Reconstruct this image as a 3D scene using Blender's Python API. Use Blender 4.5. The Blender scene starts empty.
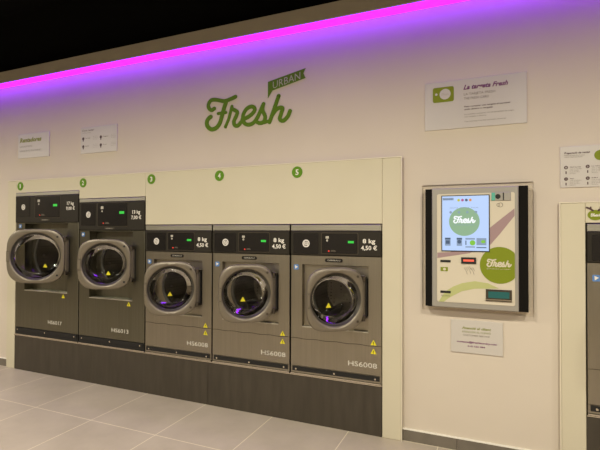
import bpy, math, random
from mathutils import Vector, Matrix
random.seed(7)
S = bpy.context.scene
C = S.collection
PI = math.pi

# ------------------------------------------------------------------ materials
def mat(name, col, rough=.5, metal=0., spec=.5, emit=None, estr=0., coat=0.):
    m = bpy.data.materials.new(name); m.use_nodes = True
    b = m.node_tree.nodes['Principled BSDF']
    b.inputs['Base Color'].default_value = (*col, 1)
    b.inputs['Roughness'].default_value = rough
    b.inputs['Metallic'].default_value = metal
    b.inputs['Specular IOR Level'].default_value = spec
    b.inputs['Coat Weight'].default_value = coat
    if emit:
        b.inputs['Emission Color'].default_value = (*emit, 1)
        b.inputs['Emission Strength'].default_value = estr
    return m

def noise_mix(m, c1, c2, scale=(1, 1, 1), nscale=5., detail=4., bump=0., rough=None, lo=.35, hi=.65):
    nt = m.node_tree; N = nt.nodes; L = nt.links
    b = N['Principled BSDF']
    tc = N.new('ShaderNodeTexCoord'); mp = N.new('ShaderNodeMapping')
    mp.inputs['Scale'].default_value = scale
    nz = N.new('ShaderNodeTexNoise'); nz.inputs['Scale'].default_value = nscale; nz.inputs['Detail'].default_value = detail
    cr = N.new('ShaderNodeValToRGB')
    cr.color_ramp.elements[0].color = (*c1, 1); cr.color_ramp.elements[1].color = (*c2, 1)
    cr.color_ramp.elements[0].position = lo; cr.color_ramp.elements[1].position = hi
    L.new(tc.outputs['Object'], mp.inputs['Vector']); L.new(mp.outputs[0], nz.inputs['Vector'])
    L.new(nz.outputs['Fac'], cr.inputs[0]); L.new(cr.outputs[0], b.inputs['Base Color'])
    if bump:
        bp = N.new('ShaderNodeBump'); bp.inputs['Strength'].default_value = bump; bp.inputs['Distance'].default_value = .002
        L.new(nz.outputs['Fac'], bp.inputs['Height']); L.new(bp.outputs[0], b.inputs['Normal'])
    if rough:
        mr = N.new('ShaderNodeMapRange'); mr.inputs['To Min'].default_value = rough[0]; mr.inputs['To Max'].default_value = rough[1]
        L.new(nz.outputs['Fac'], mr.inputs[0]); L.new(mr.outputs[0], b.inputs['Roughness'])
    return m

M = {}
M['wall'] = noise_mix(mat('painted wall', (.62, .55, .46), .75, spec=.25), (.61, .54, .455), (.63, .56, .475), (1, 1, 1), 1.5)
M['dark'] = mat('black painted ceiling void', (.004, .004, .004), .9, spec=.1)
M['roomwall'] = mat('opposite wall paint', (.34, .29, .22), .7)
M['fascia'] = mat('fascia paint', (.42, .375, .30), .8, spec=.2)
M['cream'] = noise_mix(mat('cream laminate', (.60, .55, .42), .5, spec=.25), (.59, .54, .41), (.61, .56, .43), (1, 1, 1), 2.)
M['edge'] = mat('pale edge strip', (.72, .66, .53), .45)
M['lam'] = noise_mix(mat('dark wood laminate', (.06, .05, .04), .5, spec=.4), (.046, .037, .026), (.060, .049, .035), (7, 7, 1.0), 3., 6., rough=(.42, .58))
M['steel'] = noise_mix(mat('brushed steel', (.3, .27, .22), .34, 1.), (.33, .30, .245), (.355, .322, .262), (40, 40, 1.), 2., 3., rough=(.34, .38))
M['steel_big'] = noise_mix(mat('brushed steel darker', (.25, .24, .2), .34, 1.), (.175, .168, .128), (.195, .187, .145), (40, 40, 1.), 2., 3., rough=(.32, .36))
M['trim'] = mat('polished steel trim', (.62, .57, .48), .22, 1.)
M['door'] = mat('metallic taupe door moulding', (.20, .172, .128), .38, .4, .5)
M['bar'] = mat('dark hinge metal', (.10, .085, .065), .35, .8)
M['panel'] = mat('charcoal control panel', (.024, .020, .014), .55, spec=.22)
M['gloss'] = mat('glossy black insert', (.010, .0085, .008), .25)
M['black'] = mat('matt black', (.006, .0055, .005), .6)
M['rubber'] = mat('grey rubber gasket', (.05, .047, .043), .45)
M['drum'] = mat('drum steel', (.30, .28, .25), .38, 1.)
M['print'] = mat('white print', (.78, .74, .68), .5)
M['greyprint'] = mat('light grey print', (.46, .43, .37), .5)
M['faint'] = mat('faint grey print', (.30, .27, .235), .5)
M['redprint'] = mat('red indicator', (.5, .03, .02), .4, emit=(1, .05, .03), estr=.7)
M['grn_led'] = mat('green readout', (.02, .3, .04), .4, emit=(.03, .60, .05), estr=.6)
M['grn'] = mat('green vinyl', (.11, .25, .012), .6, spec=.2)
M['grn2'] = mat('olive green print', (.20, .245, .015), .55, spec=.2)
M['grn3'] = mat('pale green print', (.45, .47, .20), .5)
M['logo'] = mat('green wall lettering', (.10, .195, .008), .6, spec=.2)
M['yel'] = mat('yellow warning vinyl', (.75, .66, .02), .5)
M['blue'] = mat('blue sticker', (.10, .22, .50), .5)
M['sign'] = mat('pale sign board', (.55, .515, .475), .4)
M['signedge'] = mat('acrylic sign edge', (.42, .38, .33), .3)
M['purple'] = mat('purple print', (.16, .03, .13), .5)
M['brown'] = mat('dark brown print', (.07, .03, .03), .5)
M['taupe'] = mat('taupe print', (.19, .16, .125), .5)
M['strip'] = mat('matt black strip', (.006, .005, .004), .75, spec=.12)
M['modelprint'] = mat('pale model number', (.60, .57, .50), .5)
M['oliveprint'] = mat('olive print', (.24, .26, .06), .5)
M['silver'] = mat('satin silver frame', (.34, .32, .285), .45, .2)
M['face'] = mat('cream terminal face', (.62, .56, .45), .4)
M['mauve'] = mat('mauve print', (.34, .23, .24), .4)
M['teal'] = mat('teal window', (.02, .12, .12), .2)
M['tealmk'] = mat('teal plastic', (.10, .42, .33), .4)
M['base'] = noise_mix(mat('baseboard tile', (.16, .14, .11), .45), (.145, .125, .10), (.175, .15, .12), (1, 1, 1), 8.)
M['caulk'] = mat('white caulk line', (.8, .77, .7), .5)
M['led'] = mat('LED diffuser', (.08, .08, .08), .5, emit=(.235, .002, 1.), estr=7.)
M['scr'] = mat('lit screen', (.02, .02, .02), .2, emit=(.50, .66, .98), estr=1.0)
def emi(n, c, k=1.): return mat(n, (.01, .01, .01), .3, emit=c, estr=k)
M['s_grn'] = emi('screen green', (.27, .44, .27)); M['s_wht'] = emi('screen white', (.95, .98, 1.)); M['s_dk'] = emi('screen dark', (.06, .10, .17))
M['s_lg'] = emi('screen lime', (.22, .55, .05)); M['s_gy'] = emi('screen grey', (.25, .33, .47)); M['s_or'] = emi('screen orange', (.75, .28, .10))
M['s_yl'] = emi('screen yellow', (.55, .55, .05)); M['s_pk'] = emi('screen pink', (.45, .10, .28))
M['s_red'] = emi('red display', (1., .13, .07), 1.1)

def clear(name, tint, ior, rough):
    """thin clear sheet: see-through with mirror-like gloss at grazing angles"""
    m = bpy.data.materials.new(name); m.use_nodes = True
    nt = m.node_tree; N = nt.nodes; L = nt.links
    N.remove(N['Principled BSDF']); out = N['Material Output']
    t = N.new('ShaderNodeBsdfTransparent'); t.inputs[0].default_value = (*tint, 1)
    g = N.new('ShaderNodeBsdfGlossy'); g.inputs['Roughness'].default_value = rough
    fr = N.new('ShaderNodeFresnel'); fr.inputs['IOR'].default_value = ior
    mx_ = N.new('ShaderNodeMixShader')
    L.new(fr.outputs[0], mx_.inputs[0]); L.new(t.outputs[0], mx_.inputs[1]); L.new(g.outputs[0], mx_.inputs[2]); L.new(mx_.outputs[0], out.inputs[0])
    return m
M['glass'] = clear('door glass', (.84, .83, .80), 1.28, .03)
M['acrylic'] = clear('clear acrylic', (.98, .97, .95), 1.12, .1)

# floor tiles
m = mat('floor tiles', (.3, .27, .23), .4); M['floor'] = m
nt = m.node_tree; N = nt.nodes; L = nt.links; b = N['Principled BSDF']
tc = N.new('ShaderNodeTexCoord'); mp = N.new('ShaderNodeMapping'); mp.inputs['Location'].default_value = (3.971, .597, 0)
br = N.new('ShaderNodeTexBrick'); br.offset = 0; br.squash = 1
br.inputs['Scale'].default_value = 1; br.inputs['Brick Width'].default_value = .607; br.inputs['Row Height'].default_value = .607
br.inputs['Mortar Size'].default_value = .0032; br.inputs['Mortar Smooth'].default_value = .2; br.inputs['Bias'].default_value = 0
nz = N.new('ShaderNodeTexNoise'); nz.inputs['Scale'].default_value = 2.2; nz.inputs['Detail'].default_value = 8; nz.inputs['Roughness'].default_value = .65
cr = N.new('ShaderNodeValToRGB'); cr.color_ramp.elements[0].position = .3; cr.color_ramp.elements[1].position = .7
cr.color_ramp.elements[0].color = (.39, .335, .26, 1); cr.color_ramp.elements[1].color = (.49, .425, .335, 1)
L.new(tc.outputs['Object'], mp.inputs['Vector']); L.new(mp.outputs[0], br.inputs['Vector']); L.new(tc.outputs['Object'], nz.inputs['Vector'])
L.new(nz.outputs['Fac'], cr.inputs[0]); L.new(cr.outputs[0], br.inputs['Color1']); L.new(cr.outputs[0], br.inputs['Color2'])
br.inputs['Mortar'].default_value = (.74, .66, .48, 1)
L.new(br.outputs['Color'], b.inputs['Base Color'])
mr = N.new('ShaderNodeMapRange'); mr.inputs['To Min'].default_value = .30; mr.inputs['To Max'].default_value = .50
L.new(nz.outputs['Fac'], mr.inputs[0]); L.new(mr.outputs[0], b.inputs['Roughness'])

# ------------------------------------------------------------------ mesh builder
class MB:
    def __init__(s): s.v = []; s.f = []
    def add(s, vs, fs):
        o = len(s.v); s.v += [tuple(v) for v in vs]; s.f += [tuple(i + o for i in f) for f in fs]; return s
    def box(s, x0, x1, y0, y1, z0, z1, b=0):
        if b <= 0:
            vs = [(x, y, z) for x in (x0, x1) for y in (y0, y1) for z in (z0, z1)]
            return s.add(vs, [(0, 1, 3, 2), (4, 6, 7, 5), (0, 4, 5, 1), (2, 3, 7, 6), (0, 2, 6, 4), (1, 5, 7, 3)])
        # front edges (towards -y) chamfered
        o = [(x0, z0), (x1, z0), (x1, z1), (x0, z1)]; i = [(x0 + b, z0 + b), (x1 - b, z0 + b), (x1 - b, z1 - b), (x0 + b, z1 - b)]
        return s.loops([[(x, y1, z) for x, z in o], [(x, y0 + b, z) for x, z in o], [(x, y0, z) for x, z in i]], cap0=True, cap1=True)
    def loops(s, L, cap0=False, cap1=False, close=False):
        n = len(L[0]); vs = [p for l in L for p in l]; fs = []
        K = len(L)
        for k in range(K if close else K - 1):
            a = k * n; c = ((k + 1) % K) * n
            for j in range(n):
                fs.append((a + j, a + (j + 1) % n, c + (j + 1) % n, c + j))
        if cap0: fs.append(tuple(reversed(range(n))))
        if cap1: fs.append(tuple((K - 1) * n + j for j in range(n)))
        return s.add(vs, fs)
    def prism(s, pts, y0, y1):
        """polygon in x,z extruded from y1 (back) to y0 (front)"""
        return s.loops([[(x, y1, z) for x, z in pts], [(x, y0, z) for x, z in pts]], True, True)
    def disc(s, cx, cz, r, y0, y1, n=40, rz=None, clip=None):
        rz = rz or r
        p = [(cx + r * math.cos(2 * PI * k / n), cz + rz * math.sin(2 * PI * k / n)) for k in range(n)]
        if clip is not None: p = [(min(x, clip), z) for x, z in p]
        return s.prism(p, y0, y1)
    def rrect(s, x0, x1, z0, z1, r, y0, y1, n=6):
        p = []
        for cx, cz, a in ((x1 - r, z1 - r, 0), (x0 + r, z1 - r, 90), (x0 + r, z0 + r, 180), (x1 - r, z0 + r, 270)):
            for k in range(n + 1):
                t = math.radians(a + 90 * k / n); p.append((cx + r * math.cos(t), cz + r * math.sin(t)))
        return s.prism(p, y0, y1)
    def torus(s, cx, cy, cz, R, r, n=48, m=10, sy=1.):
        Ls = []
        for j in range(m):
            t = 2 * PI * j / m
            Ls.append([(cx + (R + r * math.cos(t)) * math.cos(2 * PI * k / n), cy + sy * r * math.sin(t), cz + (R + r * math.cos(t)) * math.sin(2 * PI * k / n)) for k in range(n)])
        return s.loops(Ls, close=True)
    def stroke(s, pts, w, y0, y1, sub=5, cap=6):
        """a brush stroke: smooth line through pts, width w, round ends"""
        P = [Vector((a, 0, c)) for a, c in pts]; Q = []
        for i in range(len(P) - 1):
            a = P[i - 1] if i else P[i] * 2 - P[i + 1]; d = P[i + 2] if i + 2 < len(P) else P[i + 1] * 2 - P[i]
            for k in range(sub):
                t = k / sub
                Q.append(.5 * ((2 * P[i]) + (-a + P[i + 1]) * t + (2 * a - 5 * P[i] + 4 * P[i + 1] - d) * t * t + (-a + 3 * P[i] - 3 * P[i + 1] + d) * t ** 3))
        Q.append(P[-1])
        for i in range(len(Q) - 1):
            d = (Q[i + 1] - Q[i]);
            if d.length < 1e-9: continue
            d.normalize(); n = Vector((-d.z, 0, d.x)) * (w / 2)
            e = i * 2e-6
            pl = [Q[i] + n, Q[i] - n, Q[i + 1] - n, Q[i + 1] + n]
            s.prism([(q.x, q.z) for q in reversed(pl)], y0 - e, y1)
            s.disc(Q[i + 1].x, Q[i + 1].z, w / 2, y0 - e - 1e-6, y1, 10)
        s.disc(Q[0].x, Q[0].z, w / 2, y0, y1, 10)
        return s
    def build(s, name, m, parent=None, loc=None, smooth=False, angle=40):
        me = bpy.data.meshes.new(name); me.from_pydata(s.v, [], s.f); me.update()
        o = bpy.data.objects.new(name, me); C.objects.link(o)
        me.materials.append(M[m] if isinstance(m, str) else m)
        if smooth:
            me.polygons.foreach_set('use_smooth', [True] * len(me.polygons))
            try: me.set_sharp_from_angle(angle=math.radians(angle))
            except Exception: pass
        if parent: o.parent = parent
        if loc: o.location = loc
        return o

def tag(o, label=None, cat=None, group=None, kind=None):
    if label: o['label'] = label
    if cat: o['category'] = cat
    if group: o['group'] = group
    if kind: o['kind'] = kind
    return o
def empty(name, loc, label, cat, group=None):
    o = bpy.data.objects.new(name, None); C.objects.link(o); o.location = loc; o.empty_display_size = .05
    return tag(o, label, cat, group)
def struct(name, mb, m): return tag(mb.build(name, m), kind='structure')

def text(name, st, m, parent, x, y, z, h, w=None, shear=0., align='LEFT', bold=0.):
    """flat lettering facing -y; h = cap height, w = total width; (x,z) = left/centre, baseline"""
    cu = bpy.data.curves.new(name, 'FONT'); cu.body = st; cu.size = 1; cu.shear = shear; cu.align_x = 'LEFT'
    cu.resolution_u = 2; cu.offset = bold
    o = bpy.data.objects.new(name, cu); C.objects.link(o)
    dg = bpy.context.evaluated_depsgraph_get(); dg.update()
    me = bpy.data.meshes.new_from_object(o.evaluated_get(dg))
    C.objects.unlink(o); bpy.data.objects.remove(o)
    xs = [v.co.x for v in me.vertices]; x0, x1 = min(xs), max(xs)
    sz = h / .73; sx = (w / (x1 - x0)) if w else sz
    off = {'LEFT': 0, 'CENTER': -(x1 - x0) / 2 * sx, 'RIGHT': -(x1 - x0) * sx}[align]
    for v in me.vertices:
        a, c = v.co.x, v.co.y
        v.co = ((a - x0) * sx + off + x, y, z + c * sz)
    me.materials.clear(); me.materials.append(M[m])
    me.name = name
    r = bpy.data.objects.new(name, me); C.objects.link(r); r.parent = parent
    return r

FRESH = [[(-98,233),(-141,220),(-205,209),(-280,228),(-330,231),(-357,204),(-357,171),(-329,147),(-300,159)],
[(-186,203),(-205,155),(-224,98),(-245,36),(-279,-2),(-328,-12),(-367,18),(-374,57),(-354,83),(-336,93)],
[(-264,113),(-188,114)],
[(-193,-4),(-160,64),(-131,159)],
[(-131,138),(-83,109),(-88,80),(-111,37),(-107,5),(-78,-5),(-49,18),(-24,42)],
[(-34,42),(17,56),(64,84),(80,114),(53,137),(5,122),(-27,71),(-15,11),(39,-5),(94,30),(158,146)],
[(155,139),(149,97),(172,47),(162,8),(127,-3),(89,14)],
[(162,-2),(211,8)],
[(290,194),(250,93),(211,-3)],
[(230,45),(274,93),(321,97),(311,51),(300,14),(329,-3),(368,27),(387,67)]]
def fresh(name, m, parent, cx, cz, width, y0, y1, lw=None, sub=4):
    """the script word, centred on cx, cz"""
    k = width / .80; mb = MB(); e = 0
    for i, s_ in enumerate(FRESH):
        w = (lw or .031) * k * (.8 if i in (2, 3, 7) else 1)
        mb.stroke([(cx + x * .001 * k, cz + (z - 110) * .001 * k) for x, z in s_], w, y0 - i * 3e-5 * (1 if k > .5 else .2), y1, sub)
    return mb.build(name, m, parent)

# ------------------------------------------------------------------ the room
WY = .03                                         # painted wall face
XL, XR, YF, YB = -8.5, 3.2, -6.6, 1.25
HZ, LEDZ = 3.02, 2.912
fl = MB().add([(XL, YF, 0), (XR, YF, 0), (XR, YB, 0), (XL, YB, 0)], [(0, 1, 2, 3)]); struct('floor', fl, 'floor')
struct('ceiling', MB().box(XL, XR, YF, YB, 3.7, 3.75), 'dark')
hx0, hx1, hz = -4.632, -.567, 1.926              # machine housing
gx0, gx1, gz = .378, 2.2, 1.590                  # housing at the right
wb = MB()
def wallbox(x0, x1, z0, z1): wb.box(x0, x1, WY, WY + .10, z0, z1)
wallbox(XL, hx0, 0, 3.1); wallbox(hx0, hx1, hz, 3.1); wallbox(hx1, gx0, 0, 3.1)
wallbox(gx0, gx1, gz, 3.1); wallbox(gx1, XR, 0, 3.1)
struct('wall_back', wb, 'wall')
struct('wall_back_upper', MB().box(XL, XR, WY, WY + .10, 3.1, 3.7), 'dark')
struct('wall_service', MB().box(XL, XR, YB, YB + .1, 0, 3.7), 'dark')  # blackened so the gaps between the machines look shaded
struct('wall_left', MB().box(XL - .1, XL, YF, YB, 0, 3.7), 'roomwall')
struct('wall_right', MB().box(XR, XR + .1, YF, YB, 0, 3.7), 'roomwall')
struct('wall_front', MB().box(XL, XR, YF - .1, YF, 0, 3.7), 'roomwall')
struct('trim_1', MB().box(XL, XR, -.130, -.112, LEDZ, HZ).box(XL, XR, -.112, WY, LEDZ + .03, HZ), 'fascia')
bbl = MB().box(XL, hx0 - .001, WY - .012, WY, 0, .074)
tag(bbl.build('baseboard_left', 'base'), kind='structure')
bb = MB()
bb.box(hx1 + .001, -.212, WY - .012, WY, 0, .074).box(-.209, gx0 - .001, WY - .012, WY, 0, .074)
tag(bb.build('baseboard_right', 'base'), kind='structure')
tag(MB().box(XL, hx0 - .001, WY - .014, WY, .074, .081).build('trim_2', 'caulk'), kind='structure')
tag(MB().box(hx1 + .001, gx0 - .001, WY - .014, WY, .074, .081).build('trim_3', 'caulk'), kind='structure')

led = MB().box(XL, XR, -.106, .018, LEDZ + .012, LEDZ + .03)
tag(led.build('led_light_strip', 'led'), 'long purple glowing light strip under the high fascia of the wall', 'light strip')

# ------------------------------------------------------------------ housings
def post(mb_name, x0, x1, z1, parent, ox):
    p = MB().box(x0 - ox, x1 - ox, 0, WY + .09, 0, z1, .003).build(mb_name, 'cream', parent)
    return p
mx = [-4.505, -3.602, -2.795, -2.095, -1.395, -.698]
ho = empty('machine_housing', (hx0, 0, 0), 'cream panel surround framing the row of five washing machines', 'wall panel')
post('post', hx0, mx[0], hz, ho, hx0); post('post', mx[5] + .002, hx1, hz, ho, hx0)
MB().box(mx[2] + .001 - hx0, mx[5] + .001 - hx0, 0, .10, 1.472, hz, .0015).build('header_panel', 'cream', ho)
hp = MB()                                        # stepped below: the first machine is taller than the second
hp.prism([(mx[0] + .001 - hx0, 1.803), (mx[1] - hx0, 1.803), (mx[1] - hx0, 1.721), (mx[2] - .001 - hx0, 1.721), (mx[2] - .001 - hx0, hz), (mx[0] + .001 - hx0, hz)], 0, .10)
hp.build('header_panel', 'cream', ho)
MB().box(0, hx1 - hx0, -.004, .012, hz, hz + .006).box(hx1 - hx0, hx1 - hx0 + .006, -.004, .012, 0, hz + .006).build('edge_strip', 'edge', ho)

pl = empty('plinth', (mx[0], 0, 0), 'dark wood-look plinth carrying the five washing machines', 'plinth')
PZ = .352
seams = [mx[0] + .001, -3.43, -2.13, mx[5]]
for a, c in zip(seams[:-1], seams[1:]):
    MB().box(a - mx[0], c - mx[0] - .002, 0, .75, 0, PZ - .006, .001).build('plinth_panel', 'lam', pl)
MB().box(0, mx[5] - mx[0], -.006, .75, PZ - .006, PZ).build('top_trim', 'trim', pl)

h2 = empty('machine_housing', (gx0, 0, 0), 'cream panel surround at the right edge, beside the payment terminal wall', 'wall panel')
MB().box(0, .505 - gx0, 0, .2, 0, gz, .003).build('post', 'cream', h2)
MB().box(.506 - gx0, gx1 - gx0, 0, .10, 1.472, gz, .0015).build('header_panel', 'cream', h2)
MB().box(0, gx1 - gx0, -.004, .012, gz, gz + .006).box(-.006, 0, -.004, .012, 0, gz + .006).build('edge_strip', 'edge', h2)
p2 = empty('plinth', (.507, 0, 0), 'short dark plinth visible under the machine at the right edge', 'plinth')
MB().box(0, gx1 - .507, 0, .75, 0, PZ - .006, .001).build('plinth_panel', 'lam', p2)
MB().box(0, gx1 - .507, -.006, .75, PZ - .006, PZ).build('top_trim', 'trim', p2)

# ------------------------------------------------------------------ washing machines
def ring(n, f, y): return [(*[f(2 * PI * k / n)[0]], y, f(2 * PI * k / n)[1]) for k in range(n)]
def sq(cx, cz, a, b, e=3.5):
    def f(t):
        c, s = math.cos(t), math.sin(t); d = (abs(c) ** e + abs(s) ** e) ** (-1 / e)
        return cx + a * c * d, cz + b * s * d
    return f
def ci(cx, cz, r): return lambda t: (cx + r * math.cos(t), cz + r * math.sin(t))
def rect(x0, x1, z0, z1):
    cx, cz = (x0 + x1) / 2, (z0 + z1) / 2; a, b = (x1 - x0) / 2, (z1 - z0) / 2
    def f(t):
        c, s = math.cos(t), math.sin(t); k = 1 / max(abs(c), abs(s), 1e-9)
        return cx + a * c * k, cz + b * s * k
    return f

def machine(label, X, W, T, group):
    """T: dictionary of the model's measures, heights above the floor"""
    r = empty('washing_machine', (X, 0, PZ), label, 'washing machine', group)
    z = lambda v: v - PZ
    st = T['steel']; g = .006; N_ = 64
    x0, x1 = g, W - g
    rx0, rx1, rz0, rz1 = T['rec']; dp = T['depth']; cx, cz, hr = T['hole']
    # body: front sheet with recess and round port, then sides
    fb, ft = T['vent'], T['pb']
    mb = MB()
    out = rect(x0, x1, z(fb), z(ft)); rec = rect(rx0, rx1, z(rz0), z(rz1)); rec2 = rect(rx0 + .006, rx1 - .006, z(rz0) + .012, z(rz1) - .006)
    # use 64 samples incl. the four corners (45 deg multiples)
    mb.loops([ring(N_, out, .70), ring(N_, out, .003), ring(N_, rect(x0 + .003, x1 - .003, z(fb) + .003, z(ft) - .003), 0),
              ring(N_, rec, 0), ring(N_, rec, .004), ring(N_, rec2, dp), ring(N_, ci(cx, z(cz), hr), dp), ring(N_, ci(cx, z(cz), hr), dp + .03)], cap0=True)
    mb.build('body', st, r, smooth=True, angle=30)
    # top part of the cabinet behind the control panel and the front lip
    MB().box(x0, x1, .012, .70, z(ft) + .0005, z(T['top']) - .001).build('cabinet_top', st, r)
    MB().box(x0, x1, -.004, .012, z(T['lip']) + .001, z(T['top']), .003).build('top_lip', 'steel_lip', r)
    # lower joint line and kick strip
    if T['joint']:
        jm = MB()
        pts = [(x0 + .002 + (x1 - x0 - .004) * k / 30, z(T['joint']) + .0022 * math.sin(k * .9)) for k in range(31)]
        jm.prism(pts + [(a, c - .004) for a, c in reversed(pts)], -.0015, .001)
        jm.build('panel_joint', 'bar', r)
    MB().box(x0 + .0, x1 - .0, .004, .70, .012, z(fb) - .001).build('base_frame', st if T['small'] else 'black', r)
    kk = MB().box(x0 + .014, x1 - .014, -.002, .003, z(T['v0']), z(fb) - .004)
    kk.build('kick_vent', 'black', r)
    for fx in (.05, W / 2, W - .05):
        f = MB().disc(fx, z((T['v0'] + fb) / 2) - .004, .007, -.006, -.002, 12).build('screw', 'trim', r)
    for fx in (.07, W - .07):
        MB().disc(fx, 0.006, .022, .02, .06, 16, .006).build('foot', 'black', r)
    MB().box(x0, x1, -.004, .012, .001, .010).build('bottom_trim', 'trim', r)
    # control panel
    cp = MB().box(x0, x1, -.008, .012, z(ft) + .001, z(T['lip']), .004).build('control_panel', 'panel', r)
    a = T['p1']; b_ = T['p2']; yy = -.0105
    MB().rrect(a[0], a[1], z(a[2]), z(a[3]), .008, yy, -.006).build('logo_insert', 'gloss', cp)
    MB().rrect(b_[0], b_[1], z(b_[2]), z(b_[3]), .008, yy, -.006).build('display_insert', 'gloss', cp)
    MB().rrect(b_[0] - .006, b_[1] + .006, z(b_[2]) - .005, z(b_[3]) + .005, .01, -.009, -.006).build('insert_rim', 'bar', cp)
    y = -.0115
    icx, icz = (a[0] + a[1]) / 2 + .004, z((a[2] + a[3]) / 2)
    im = MB().torus(icx, y, icz, .024, .0045, 28, 6, .15)
    im.stroke([(icx - .010, icz + .012), (icx - .012, icz - .004), (icx, icz - .012)], .007, y - .0005, y + .0005, 3)
    im.stroke([(icx + .010, icz - .012), (icx + .012, icz + .004), (icx, icz + .012)], .007, y - .0005, y + .0005, 3)
    im.stroke([(icx - .007, icz + .007), (icx + .007, icz - .007)], .006, y - .0006, y + .0004, 2)
    im.build('swirl_emblem', 'print', cp)
    bw, bh = b_[1] - b_[0], b_[3] - b_[2]; bz = z(b_[2])
    MB().box(b_[0] + bw * .74, b_[0] + bw * .90, y, y + .002, bz + bh * .52, bz + bh * .63).build('green_display', 'grn_led', cp)
    MB().prism([(b_[0] + bw * .11, bz + bh * .86), (b_[0] + bw * .11, bz + bh * .74), (b_[0] + bw * .20, bz + bh * .74), (b_[0] + bw * .20, bz + bh * .86)], y, y + .002).disc(b_[0] + bw * .155, bz + bh * .645, .008, y, y + .002, 14).build('selector_mark', 'greyprint', cp)
    MB().disc(b_[0] + bw * .20, bz + bh * .12, .0055, y, y + .002, 14).build('indicator_light', 'redprint', cp)
    MB().box(b_[0] + bw * .26, b_[0] + bw * .40, y, y + .001, bz + bh * .105, bz + bh * .125).box(b_[0] + bw * .27, b_[0] + bw * .38, y, y + .001, bz + bh * .15, bz + bh * .165).build('small_print', 'taupe', cp)
    tx = T['tx']; tz = z(T['tz'])
    text('capacity_text', T['cap'], 'print', cp, tx, -.0085, tz + .010, .031, .090, align='CENTER', bold=.025)
    text('price_text', T['price'], 'print', cp, tx, -.0085, tz - .038, .031, .115, align='CENTER', bold=.025)
    # maker's plate
    lp = T['plate']; par = cp if lp[3] else r
    yb = -.008 if lp[3] else 0
    pm = MB().rrect(lp[0], lp[1], z(lp[2]) - .013, z(lp[2]) + .013, .0125, yb - .003, yb) if not lp[3] else MB().rrect(lp[0], lp[1], z(lp[2]) - .008, z(lp[2]) + .008, .004, yb - .002, yb)
    q = pm.build('maker_plate', 'gloss' if not lp[3] else 'bar', r)
    text('plate_text', 'GIRBAU', 'greyprint', q, (lp[0] + lp[1]) / 2, yb - .0035, z(lp[2]) - .005, .011 if not lp[3] else .009, (lp[1] - lp[0]) * .72, align='CENTER', bold=.01)
    # stickers and model number
    sx, sz_ = T['stk']; w = .019
    sk = MB().rrect(sx - w, sx + w, z(sz_) - w, z(sz_) + w, .006, -.002, 0).build('blue_sticker', 'blue', r)
    MB().prism([(sx - .009, z(sz_) + .013), (sx - .007, z(sz_) - .013), (sx + .013, z(sz_) + .003)], -.003, -.002).build('arrow_mark', 'print', sk)
    for k, (ax, az) in enumerate(T['tri']):
        h = .021
        t_ = MB().prism([(ax - h, z(az) - h * .8), (ax + h, z(az) - h * .8), (ax, z(az) + h)], -.002, .0).build('warning_sticker', 'yel', r)
        MB().box(ax - .002, ax + .002, -.003, -.002, z(az) - .007, z(az) + .007).disc(ax, z(az) - .012, .0022, -.003, -.002, 8).build('warning_mark', 'black', t_)
    mdx = T['model']
    text('model_text', mdx[0], 'modelprint', r, mdx[1], -.0015, z(mdx[3]), .036, mdx[2] - mdx[1], bold=.008)
    # gasket, drum
    MB().torus(cx, dp + .012, z(cz), hr - .006, .016, 56, 10).build('gasket', 'rubber', r, smooth=True, angle=80)
    dm = MB(); R = hr * 1.18
    dm.loops([ring(48, ci(cx, z(cz), hr + .004), dp + .03), ring(48, ci(cx, z(cz), R), dp + .07), ring(48, ci(cx, z(cz), R), dp + .44), ring(48, ci(cx, z(cz), R * .5), dp + .47), ring(48, ci(cx, z(cz), .03), dp + .45)], cap1=True)
    dr = dm.build('drum', 'drum_holes', r, smooth=True, angle=50)
    for k in range(3):
        t = PI / 2 + k * 2 * PI / 3 + .4; px, pz = cx + R * .93 * math.cos(t), z(cz) + R * .93 * math.sin(t)
        ux, uz = -math.sin(t) * .03, math.cos(t) * .03; vx, vz = math.cos(t), math.sin(t)
        MB().prism([(px - ux, pz - uz), (px + ux, pz + uz), (px + ux * .4 - vx * .06, pz + uz * .4 - vz * .06), (px - ux * .4 - vx * .06, pz - uz * .4 - vz * .06)], dp + .09, dp + .43).build('lifter', 'drum', dr)
    MB().box(rx0 + .001, rx1 - .001, -.003, dp, z(rz0) + .0005, z(rz0) + .007, .001).build('lit_recess_ledge', 'ledge', r)  # added pale strip, its colour carries the light on the recess bottom
    # hinge column on the right of the recess
    hx, hz_ = T['hinge'], z(T['dz']); DW, DH, gr = T['door']; hh = DH * .31
    hb = MB().box(hx + .012, hx + .027, -.034, dp, hz_ - hh, hz_ + hh, .002)
    hb.build('hinge', 'door', r)
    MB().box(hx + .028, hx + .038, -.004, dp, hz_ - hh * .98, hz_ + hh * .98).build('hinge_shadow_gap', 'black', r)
    for s_ in (-1, 1):
        MB().box(hx - .012, hx + .030, -.034, dp, hz_ + s_ * hh - .010, hz_ + s_ * hh + .010, .003).build('hinge_bracket', 'bar', r)
    # door: origin on the hinge axis
    d = MB(); dcx = -DW / 2
    t_ = .052
    O = lambda k, y: ring(72, sq(dcx, 0, DW / 2 * k, DH / 2 * k), y)
    I = lambda rr, y: ring(72, ci(dcx, 0, rr), y)
    o_s = DW / 2
    d.loops([O(.985, 0), O(1., -.010), O(1., -t_ + .014), O(.985, -t_ + .004), O(.955, -t_), O(.90, -t_ - .002), I(gr + .020, -t_ - .001), I(gr + .010, -t_ + .003), I(gr + .003, -t_ + .012),
             I(gr - .002, -.022), I(gr - .006, -.008), I(gr - .002, 0)], close=True)
    do = d.build('door', 'door', r, smooth=True, angle=35)
    do.location = (hx, -.004, hz_); do.rotation_euler = (0, 0, math.radians(T['ang']))
    gb = MB(); g0 = gr - .004
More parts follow.
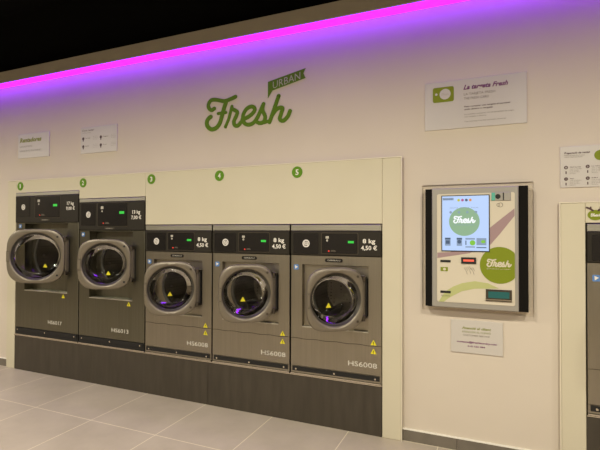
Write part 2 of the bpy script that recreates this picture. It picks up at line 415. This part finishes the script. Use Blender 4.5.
    prof = [(g0, -.020), (g0 * .985, .004), (g0 * .90, .06), (g0 * .78, .105), (g0 * .66, .122), (g0 * .4, .130), (g0 * .08, .132)]
    th = .005
    Lp = [I(a, c) for a, c in prof]
    Lq = [I(max(a - th, .004), c - th * .6) for a, c in reversed(prof)]
    gb.loops(Lp + Lq[:]); n_ = 72
    # close both ends
    gb.f.append(tuple(range((len(prof) - 1) * n_, len(prof) * n_))[::1]) if False else None
    gb.loops([Lq[-1], Lp[0]])
    gb.build('glass_bowl', 'glass', do, smooth=True, angle=60)
    MB().loops([I(gr + .0055, -t_ + .0065), I(gr + .002, -t_ + .012), I(gr - .003, -.024), I(gr - .009, -.020), I(gr - .009, -.012), I(gr - .001, -.012)], close=True).build('glass_rim', 'rim', do, smooth=True, angle=50)
    # latch tab on the free edge
    lt = MB()
    lx = -DW
    lt.box(lx + .004, lx + DW / 2 - gr - .012, -t_ - .0042, -t_ + .004, -.045, .045, .002)
    lt.build('latch_grip', 'door', do)
    for q0 in (.046, -.049): MB().box(lx + .006, lx + DW / 2 - gr - .010, -t_ - .0035, -t_ + .004, q0, q0 + .003).build('grip_groove', 'bar', do)
    for s_ in (-1, 1):
        MB().disc(-DW * .125, s_ * DH * .355, .009, -t_ - .004, -t_, 16).build('bolt', 'black' if T['bolts'] else 'bar', do)
        MB().box(-.012, .010, -.046, -.006, s_ * hh - .022, s_ * hh + .022, .003).build('hinge_knuckle', 'bar', do)
    wx, wz = T['wst']; hq = .020
    wz_ = wz
    ws = MB().prism([(dcx + wx - hq, wz_ - hq * .8), (dcx + wx + hq, wz_ - hq * .8), (dcx + wx, wz_ + hq)], .085, .087)
    ws.build('warning_sticker', 'yel', do)
    return r

M['steel_lip'] = noise_mix(mat('brushed lip steel', (.4, .38, .33), .28, 1.), (.36, .34, .285), (.42, .40, .34), (2, 2, 60), 2., 4., rough=(.40, .50))
M['rim'] = mat('dark glass rim', (.075, .068, .058), .35, .3)
M['ledge'] = mat('ledge paled as if lit', (.50, .46, .37), .5, .5)  # paler than the steel so the ledge looks lit
# perforated drum
m = mat('perforated drum', (.30, .28, .25), .35, 1.); M['drum_holes'] = m
nt = m.node_tree; N = nt.nodes; L = nt.links; b = N['Principled BSDF']
tc = N.new('ShaderNodeTexCoord'); vo = N.new('ShaderNodeTexVoronoi'); vo.inputs['Scale'].default_value = 38; vo.inputs['Randomness'].default_value = .1
cr = N.new('ShaderNodeValToRGB'); cr.color_ramp.elements[0].position = .16; cr.color_ramp.elements[1].position = .22
cr.color_ramp.elements[0].color = (.01, .01, .01, 1); cr.color_ramp.elements[1].color = (.30, .28, .25, 1)
L.new(tc.outputs['Object'], vo.inputs['Vector']); L.new(vo.outputs['Distance'], cr.inputs[0]); L.new(cr.outputs[0], b.inputs['Base Color'])

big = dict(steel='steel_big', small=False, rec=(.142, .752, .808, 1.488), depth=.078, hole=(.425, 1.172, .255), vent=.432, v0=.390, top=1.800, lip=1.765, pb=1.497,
           joint=None, p1=(.024, .226, 1.556, 1.752), p2=(.302, .652, 1.545, 1.754), tx=.795, tz=1.655, cap='17 kg', price='9,00 €',
           plate=(.385, .510, 1.523, True), stk=(.073, 1.460), tri=[(.700, .781)], model=('HS6017', .492, .684, .500), hinge=.746, dz=1.174, door=(.522, .515, .218), ang=30, bolts=True, wst=(.03, -.10))
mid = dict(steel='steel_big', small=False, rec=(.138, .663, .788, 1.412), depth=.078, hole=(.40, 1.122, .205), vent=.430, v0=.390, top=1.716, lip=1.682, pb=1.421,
           joint=None, p1=(.037, .218, 1.465, 1.669), p2=(.249, .607, 1.460, 1.671), tx=.709, tz=1.560, cap='13 kg', price='7,00 €',
           plate=(.335, .455, 1.439, True), stk=(.057, 1.381), tri=[(.623, .760)], model=('HS6013', .423, .623, .498), hinge=.662, dz=1.124, door=(.445, .440, .180), ang=32, bolts=True, wst=(.0, -.09))
sml = dict(steel='steel', small=True, rec=(.098, .603, .705, 1.172), depth=.030, hole=(.352, .940, .190), vent=.414, v0=.378, top=1.466, lip=1.420, pb=1.240,
           joint=.622, p1=(.029, .229, 1.252, 1.402), p2=(.257, .525, 1.257, 1.403), tx=.607, tz=1.325, cap='8 kg', price='4,50 €',
           plate=(.279, .414, 1.207, False), stk=(.050, 1.150), tri=[(.638, .642), (.638, .582)], model=('HS6008', .455, .663, .466), hinge=.554, dz=.951, door=(.413, .436, .176), ang=38, bolts=False, wst=(-.01, -.06))
G = 'washing machines in the wall row'
machine('largest steel washing machine at the far left, badge 1 above, its round door hanging open', mx[0], .903, big, G)
machine('second steel washing machine from the left, badge 2 above, labelled HS6013', mx[1], .807, mid, G)
m3 = machine('steel washing machine under badge 3, leftmost of the three low HS6008 machines', mx[2], .700, sml, G)
def copy_tree(o, parent=None):
    c = o.copy(); C.objects.link(c)
    if parent: c.parent = parent
    for ch in list(o.children): copy_tree(ch, c)
    return c
def again(x, label):
    c = copy_tree(m3); c.location.x = x; c['label'] = label; return c
m4 = again(mx[3], 'steel washing machine under badge 4, middle of the three low HS6008 machines')
m5 = again(mx[4], 'steel washing machine under badge 5, at the right end of the row')
m6 = again(.507, 'steel laundry machine cut off by the right edge of the photo'); del m6['group']

# ------------------------------------------------------------------ number badges
for n_, x, zc in ((1, -4.439, 1.870), (2, -3.553, 1.869), (3, -2.731, 1.869), (4, -2.029, 1.866), (5, -1.340, 1.861)):
    bd = empty('number_badge', (x, 0, zc), 'round green badge with white number %d on the cream panel' % n_, 'badge', 'number badges above the machines')
    MB().disc(0, 0, .043, -.003, 0, 40).build('disc', 'grn', bd)
    text('number', str(n_), 'print', bd, 0, -.0035, -.020, .042, .026 if n_ > 1 else .014, align='CENTER', bold=.02)

# right-hand housing logo
lb = empty('logo_sticker', (.556, 0, 1.517), 'small green round logo sticker with brown antler shapes above the right edge machine', 'sticker')
MB().disc(0, 0, .040, -.002, 0, 36, .030).build('disc', 'grn2', lb)
am = MB()
for s_ in (-1, 1):
    am.stroke([(s_ * .014, .026), (s_ * .026, .036), (s_ * .044, .044)], .010, -.003, 0, 3).stroke([(s_ * .026, .034), (s_ * .024, .046)], .008, -.0032, 0, 3)
am.build('antlers', 'brown', lb)
fresh('lettering', 'print', lb, 0, 0, .05, -.003, -.002, .05)

# ------------------------------------------------------------------ wall lettering
lg = empty('wall_logo', (-1.8, WY, 2.27), 'large green script word Fresh with URBAN pennant on the upper wall', 'wall logo')
fr = MB()
for i, s_ in enumerate(FRESH):
    fr.stroke([(x * .001, z_ * .001) for x, z_ in s_], .024 if i in (2, 3, 7) else (.035 if i == 1 else .031), -.006 - i * 8e-5, 0, 6)
fr.build('script_word', 'logo', lg)
fl_ = MB().prism([(.196, .315), (.514, .378), (.496, .341), (.514, .304), (.234, .242), (.196, .187)], -.004, 0).build('pennant', 'logo', lg)
fl_.data.materials[0] = M['logo']
def urb():
    o = text('pennant_text', 'URBAN', 'pen', fl_, 0, -.005, 0, .058, .232)
    for v in o.data.vertices:   # letters follow the slope of the pennant
        v.co.z = .254 + v.co.z + v.co.x * .213 * .95; v.co.x += .240
M['pen'] = mat('pale pennant print', (.40, .42, .26), .5)
urb()

# ------------------------------------------------------------------ signs
def sign(x0, x1, z0, z1, label, group='wall signs'):
    s = empty('wall_sign', (x0, WY, z0), label, 'sign', group)
    MB().box(0, x1 - x0, -.008, 0, 0, z1 - z0, .001).build('board', 'sign', s)
    return s
s1 = sign(-4.512, -4.052, 2.160, 2.411, 'pale sign with one green heading and two faint lines, above the largest machine')
def tl(s, st, m, x, z, h, w, sh=0., b=0., al='LEFT', n='text_line'):
    return text(n, st, m, s, x - s.location.x, -.0088, z - s.location.z, h, w, sh, al, b)
tl(s1, 'Rentadores', 'oliveprint', -4.487, 2.325, .044, .325, .2, .05, n='heading')
tl(s1, 'LAVADORAS', 'faint', -4.486, 2.272, .018, .19); tl(s1, 'WASHING MACHINES', 'faint', -4.486, 2.226, .018, .32)
s2 = sign(-3.616, -3.159, 2.151, 2.400, 'pale instruction sign with four dark numbered steps, above the second machine')
tl(s2, 'Com rentar', 'taupe', -3.597, 2.363, .017, .155, .2, .02, n='heading'); tl(s2, 'CÓMO LAVAR', 'faint', -3.597, 2.343, .009, .11)
for i, (dx, dz) in enumerate(((-3.583, 2.294), (-3.582, 2.219), (-3.357, 2.295), (-3.356, 2.220))):
    q = MB().disc(dx - s2.location.x, dz - s2.location.z, .014, -.0086, -.008, 20)
    q.box(dx - .006 - s2.location.x, dx + .006 - s2.location.x, -.0086, -.008, dz - .026 - s2.location.z, dz - .013 - s2.location.z)
    q = q.build('step_mark', 'brown', s2)
    tl(s2, ('Carregar', 'Sabó', 'Pagar', 'Començar')[i], 'taupe', dx + .025, dz - .002, .009, .07 if i % 2 == 0 else .05, b=.02)
    for k in range(3): tl(s2, ('obrir la porta', 'detergente', 'close door')[k], 'faint', dx + .125, dz + .010 - k * .014, .007, .06)

s3 = sign(-.411, .203, 2.095, 2.414, 'wide pale sign with green card picture and purple script heading, right of the green logo')
ox, oz = s3.location.x, s3.location.z
cd = MB().rrect(-.359 - ox, -.226 - ox, 2.277 - oz, 2.377 - oz, .012, -.0092, -.008).build('card_picture', 'grn2', s3)
MB().disc(-.281 - ox, 2.329 - oz, .035, -.0098, -.0092, 30).build('card_disc', 'sign', cd)
MB().disc(-.337 - ox, 2.332 - oz, .008, -.0098, -.0092, 14).build('card_dot', 'sign', cd)
fresh('card_lettering', 'greyprint', cd, -.281 - ox, 2.329 - oz, .048, -.0102, -.0098, .04, 2)
tl(s3, 'La targeta Fresh', 'purple', -.167, 2.345, .030, .265, .35, .035, n='heading')
tl(s3, 'LA TARJETA FRESH', 'taupe', -.164, 2.306, .016, .187); tl(s3, 'THE FRESH CARD', 'taupe', -.164, 2.278, .016, .15)
tl(s3, 'Pots comprar una targeta al terminal', 'brown', -.161, 2.228, .010, .270, b=.02); tl(s3, 'amb diners o targeta', 'brown', -.161, 2.210, .010, .17, b=.02)
tl(s3, 'La puedes comprar en el terminal de pago', 'taupe', -.161, 2.178, .009, .292); tl(s3, 'con tarjeta o dinero', 'taupe', -.161, 2.162, .009, .13)
tl(s3, 'You can buy it at the payment terminal', 'taupe', -.161, 2.131, .009, .245)

s4 = sign(-.2465, .0635, .634, .844, 'small pale notice with olive and purple lines below the payment terminal')
tl(s4, 'Atenció al client', 'oliveprint', -.0925, .788, .016, .175, .2, .03, 'CENTER', 'heading'); tl(s4, 'ATENCIÓN AL CLIENTE', 'oliveprint', -.0925, .765, .012, .172, al='CENTER')
tl(s4, 'CUSTOMER SERVICE', 'taupe', -.0925, .744, .011, .158, al='CENTER'); tl(s4, 'contacte@freshlaundry.com', 'purple', -.0905, .700, .011, .239, 0, .03, 'CENTER'); tl(s4, '610 123 984', 'purple', -.0925, .675, .010, .104, 0, .03, 'CENTER')

s5 = sign(.381, .96, 1.684, 1.930, 'pale numbered instruction sign cut by the right edge, above the right surround')
ox, oz = s5.location.x, s5.location.z
MB().disc(.585 - ox, 1.869 - oz, .030, -.0092, -.008, 30).build('green_disc', 'grn2', s5)
tl(s5, 'Preparació de rentat', 'brown', .402, 1.885, .012, .132, .2, .03, n='heading'); tl(s5, 'PREPARACIÓN DE LAVADO', 'taupe', .402, 1.872, .006, .105); tl(s5, 'WASH PREPARATION', 'taupe', .402, 1.862, .006, .093)
for i, (dx, dz) in enumerate(((.411, 1.804), (.411, 1.735), (.522, 1.805), (.522, 1.736))):
    q = MB().disc(dx - ox, dz - oz, .0105, -.0086, -.008, 20).build('step_mark', 'brown', s5)
    text('step_number', str(i + 1), 'sign', q, dx - ox, -.009, dz - .005 - oz, .010, .005, align='CENTER')
    MB().box(dx - .003 - ox, dx + .003 - ox, -.0086, -.008, dz - .038 - oz, dz - .022 - oz).build('bottle_mark', 'brown', s5)
    tl(s5, ('Obrir la porta', 'Sabó', 'La roba', 'El filtre')[i], 'brown', dx + .020, dz - .001, .006, (.055, .020, .04, .03)[i], b=.02)
    for k in range(4): tl(s5, ('posar la roba dins', 'poner la ropa', 'put in the', 'laundry')[k], 'taupe', dx + .020, dz - .012 - k * .009, .005, (.06, .045, .05, .03)[k])

# ------------------------------------------------------------------ payment terminal
TX, TZ = -.428, .899
pt = empty('payment_terminal', (TX, WY, TZ), 'wall-mounted payment terminal with lit touch screen, silver frame and green disc', 'payment terminal')
def tb(x0, x1, y0, y1, z0, z1, n, m, par=None, b=.0): return MB().box(x0 - TX, x1 - TX, y0 - WY, y1 - WY, z0 - TZ, z1 - TZ, b).build(n, m, par or pt)
tb(-.428, .237, .014, WY, .899, 1.727, 'acrylic_backplate', 'acrylic', b=.002)
tb(-.400, -.358, -.045, .014, .932, 1.695, 'side_strip', 'strip', b=.003)
tb(.152, .204, -.045, .014, .932, 1.699, 'side_strip', 'strip', b=.003)
tb(-.357, .151, -.056, .014, .932, 1.697, 'frame', 'silver', b=.005)
fc = MB().rrect(-.325 - TX, .130 - TX, .967 - TZ, 1.660 - TZ, .012, -.0595 - WY, -.055 - WY).build('front_panel', 'face', pt)
def fp(pts, n, m, y=-.0605, par=fc): return MB().prism([(a - TX, c - TZ) for a, c in pts], y - WY, y + .001 - WY).build(n, m, par)
fp([(-.323,1.282),(-.246,1.287),(-.126,1.346),(-.012,1.441),(.0625,1.505),(.128,1.560),(.128,1.515),(.047,1.405),(-.009,1.335),(-.126,1.283),(-.246,1.261),(-.323,1.247)][::-1], 'mauve_swoosh', 'mauve')
fp([(-.314,.968),(-.277,1.032),(-.228,1.067),(-.174,1.092),(-.097,1.108),(-.022,1.099),(.040,1.070),(-.039,1.064),(-.097,1.061),(-.174,1.041),(-.246,.999),(-.283,.968)][::-1], 'green_swoosh', 'grn3')
dsc = MB().disc(.045 - TX, 1.212 - TZ, .113, -.0612 - WY, -.0595 - WY, 56, clip=.129 - TX).build('green_disc', 'grn2', fc)
fresh('disc_lettering', 'face', dsc, .040 - TX, 1.225 - TZ, .140, -.0622 - WY, -.0612 - WY, .048, 4)
text('disc_small_print', 'SELF SERVICE LAUNDRY', 'face', dsc, .038 - TX, -.0622 - WY, 1.186 - TZ, .006, .135, align='CENTER')
# screen
sb = tb(-.297, -.011, -.064, -.0595, 1.292, 1.649, 'screen_bezel', 'black', fc)
sc = tb(-.292, -.016, -.0655, -.064, 1.298, 1.644, 'screen', 'scr', fc)
ys = -.0662
def sd(x, z_, r, n, m): return MB().disc(x - TX, z_ - TZ, r, ys - WY, ys + .0005 - WY, 40).build(n, m, sc)
def sx_(x0, x1, z0, z1, n, m, y=ys): return MB().box(x0 - TX, x1 - TX, y - WY, y + .0005 - WY, z0 - TZ, z1 - TZ).build(n, m, sc)
sd(-.159, 1.482, .091, 'screen_disc', 's_grn')
fresh('screen_lettering', 's_wht', sc, -.159 - TX, 1.494 - TZ, .132, ys - .0006 - WY, ys - WY, .05, 4)
text('screen_text', 'SELF SERVICE LAUNDRY', 's_gy', sc, -.159 - TX, ys - .0006 - WY, 1.458 - TZ, .006, .12, align='CENTER')
for k, mm in enumerate(('s_yl', 's_pk', 's_dk', 's_or')): sd(-.192 + k * .023, 1.6175, .0085, 'language_button', mm)
sx_(-.288, -.222, 1.618, 1.634, 'menu_bar', 's_gy')
text('screen_text', 'Bienvenido', 's_dk', sc, -.285 - TX, ys - .0006 - WY, 1.622 - TZ, .008, .058)
text('screen_text', 'RENTAR   ASSECAR   PAGAR', 's_gy', sc, -.160 - TX, ys - .0009 - WY, 1.565 - TZ, .008, .17, align='CENTER')
for k in range(4): sd(-.240 + k * .050, 1.541, .008, 'menu_icon', 's_gy')
sx_(-.275, -.241, 1.328, 1.378, 'menu_tile', 's_gy'); sx_(-.270, -.246, 1.340, 1.362, 'menu_tile_mark', 's_dk', ys - .0005)
sx_(-.204, -.172, 1.328, 1.378, 'menu_tile', 's_gy'); MB().disc(-.188 - TX, 1.354 - TZ, .012, ys - .0005 - WY, ys - WY, 24).build('menu_tile_mark', 's_dk', sc)
sx_(-.275, -.241, 1.368, 1.379, 'menu_tile_header', 's_dk', ys - .0003); sx_(-.204, -.172, 1.368, 1.379, 'menu_tile_header', 's_dk', ys - .0003)
sx_(-.152, -.096, 1.368, 1.378, 'menu_tile_header', 's_gy'); sx_(-.152, -.096, 1.318, 1.326, 'menu_tile_footer', 's_gy'); sx_(-.152, -.146, 1.334, 1.362, 'menu_tile_mark', 's_dk')
MB().disc(-.110 - TX, 1.348 - TZ, .0165, ys - .0005 - WY, ys - WY, 24).build('lime_dot', 's_lg', sc)
sx_(-.087, -.030, 1.334, 1.378, 'menu_tile', 's_gy'); sx_(-.087, -.030, 1.316, 1.322, 'menu_tile_footer', 's_dk'); MB().disc(-.048 - TX, 1.356 - TZ, .013, ys - .0005 - WY, ys - WY, 24, .010).build('lime_dot', 's_lg', sc)
# slots and readers
tb(-.304, -.241, -.062, -.0595, 1.221, 1.236, 'card_slot', 'black', fc)
tb(-.304, -.241, -.062, -.0595, 1.024, 1.039, 'coin_slot', 'black', fc)
cdp = tb(-.303, -.258, -.0605, -.0595, 1.164, 1.190, 'card_symbol', 'grn2', fc)
MB().disc(-.279 - TX, 1.177 - TZ, .009, -.0612 - WY, -.0605 - WY, 20).build('card_symbol_disc', 'face', cdp)
text('slot_text', 'RECARGA', 'taupe', fc, -.298 - TX, -.0605 - WY, 1.003 - TZ, .010, .052)
rd = tb(-.177, -.090, -.066, -.0595, 1.216, 1.256, 'card_reader_display', 'black', fc)
tb(-.165, -.102, -.0675, -.066, 1.230, 1.243, 'red_digits', 's_red', rd)
hm = MB()
for k in range(3):
    bx, bz = -.160 + k * .020, 1.160 + (k % 2) * .006
    hm.stroke([(bx - TX, bz + .030 - TZ), (bx + .012 - TX, bz + .010 - TZ), (bx + .018 - TX, bz - .010 - TZ)], .0025, -.0605 - WY, -.0595 - WY, 3)
    hm.stroke([(bx + .010 - TX, bz + .032 - TZ), (bx + .022 - TX, bz + .012 - TZ)], .0025, -.0603 - WY, -.0595 - WY, 3)
hm.build('hand_symbol', 'taupe', fc)
cn = tb(-.001, .108, -.066, -.0595, 1.609, 1.661, 'coin_insert', 'silver', fc, .002)
tb(.000, .020, -.068, -.066, 1.611, 1.659, 'coin_insert_flap', 'tealmk', cn)
MB().disc(.036 - TX, 1.635 - TZ, .015, -.069 - WY, -.066 - WY, 20).build('coin_button', 'black', cn)
tb(.064, .070, -.068, -.066, 1.612, 1.658, 'coin_opening', 'black', cn)
MB().torus(.050 - TX, -.0602 - WY, 1.583 - TZ, .013, .0013, 20, 6, .5).torus(.038 - TX, -.0602 - WY, 1.583 - TZ, .009, .0012, 20, 6, .5).build('contactless_symbol', 'taupe', fc)
tr = tb(-.034, .112, -.066, -.0595, .990, 1.062, 'change_tray', 'bar', fc, .003)
tb(-.020, .098, -.0675, -.066, 1.010, 1.050, 'tray_window', 'teal', tr)
tb(-.034, .112, -.075, -.066, .997, 1.003, 'tray_lip', 'trim', tr)

# ------------------------------------------------------------------ light
def area(x, y, z_, size, power, col, spread=180):
    l = bpy.data.lights.new('downlight', 'AREA'); l.shape = 'DISK'; l.size = size; l.energy = power; l.color = col; l.spread = math.radians(spread)
    o = bpy.data.objects.new('downlight', l); C.objects.link(o); o.location = (x, y, z_); return o
WARM = (1., .93, .76)
for i, x in enumerate((-7., -5.2, -3.2, -1.2, .8, 2.6)):
    area(x, -2.05, 2.76, .16, (60, 38, 38, 52, 49, 37)[i], WARM)
for i, x in enumerate((-5., -2.6, -.2, 1.8)):
    area(x, -5.0, 2.80, .20, 38, WARM)
w = bpy.data.worlds.new('World'); S.world = w; w.use_nodes = True
w.node_tree.nodes['Background'].inputs[0].default_value = (.01, .01, .012, 1); w.node_tree.nodes['Background'].inputs[1].default_value = .3

# ------------------------------------------------------------------ camera
f, yaw, pitch, roll, H = 445.49, math.radians(23.274), math.radians(.7609), math.radians(.157), 1.4198
F = Vector((-math.sin(yaw) * math.cos(pitch), math.cos(yaw) * math.cos(pitch), math.sin(pitch)))
R0 = Vector((math.cos(yaw), math.sin(yaw), 0)); U0 = R0.cross(F)
R = R0 * math.cos(roll) + U0 * math.sin(roll); U = -R0 * math.sin(roll) + U0 * math.cos(roll)
cam = bpy.data.cameras.new('Camera'); co = bpy.data.objects.new('Camera', cam); C.objects.link(co)
m4x = Matrix((R, U, -F)).transposed().to_4x4(); m4x.translation = Vector((0, -3.06, H)); co.matrix_world = m4x
cam.sensor_width = 36; cam.lens = f / 600 * 36; cam.clip_start = .05
S.camera = co
S.view_settings.view_transform = 'Standard'; S.view_settings.look = 'None'; S.view_settings.exposure = 0; S.view_settings.gamma = 1; S.view_settings.use_curve_mapping = False
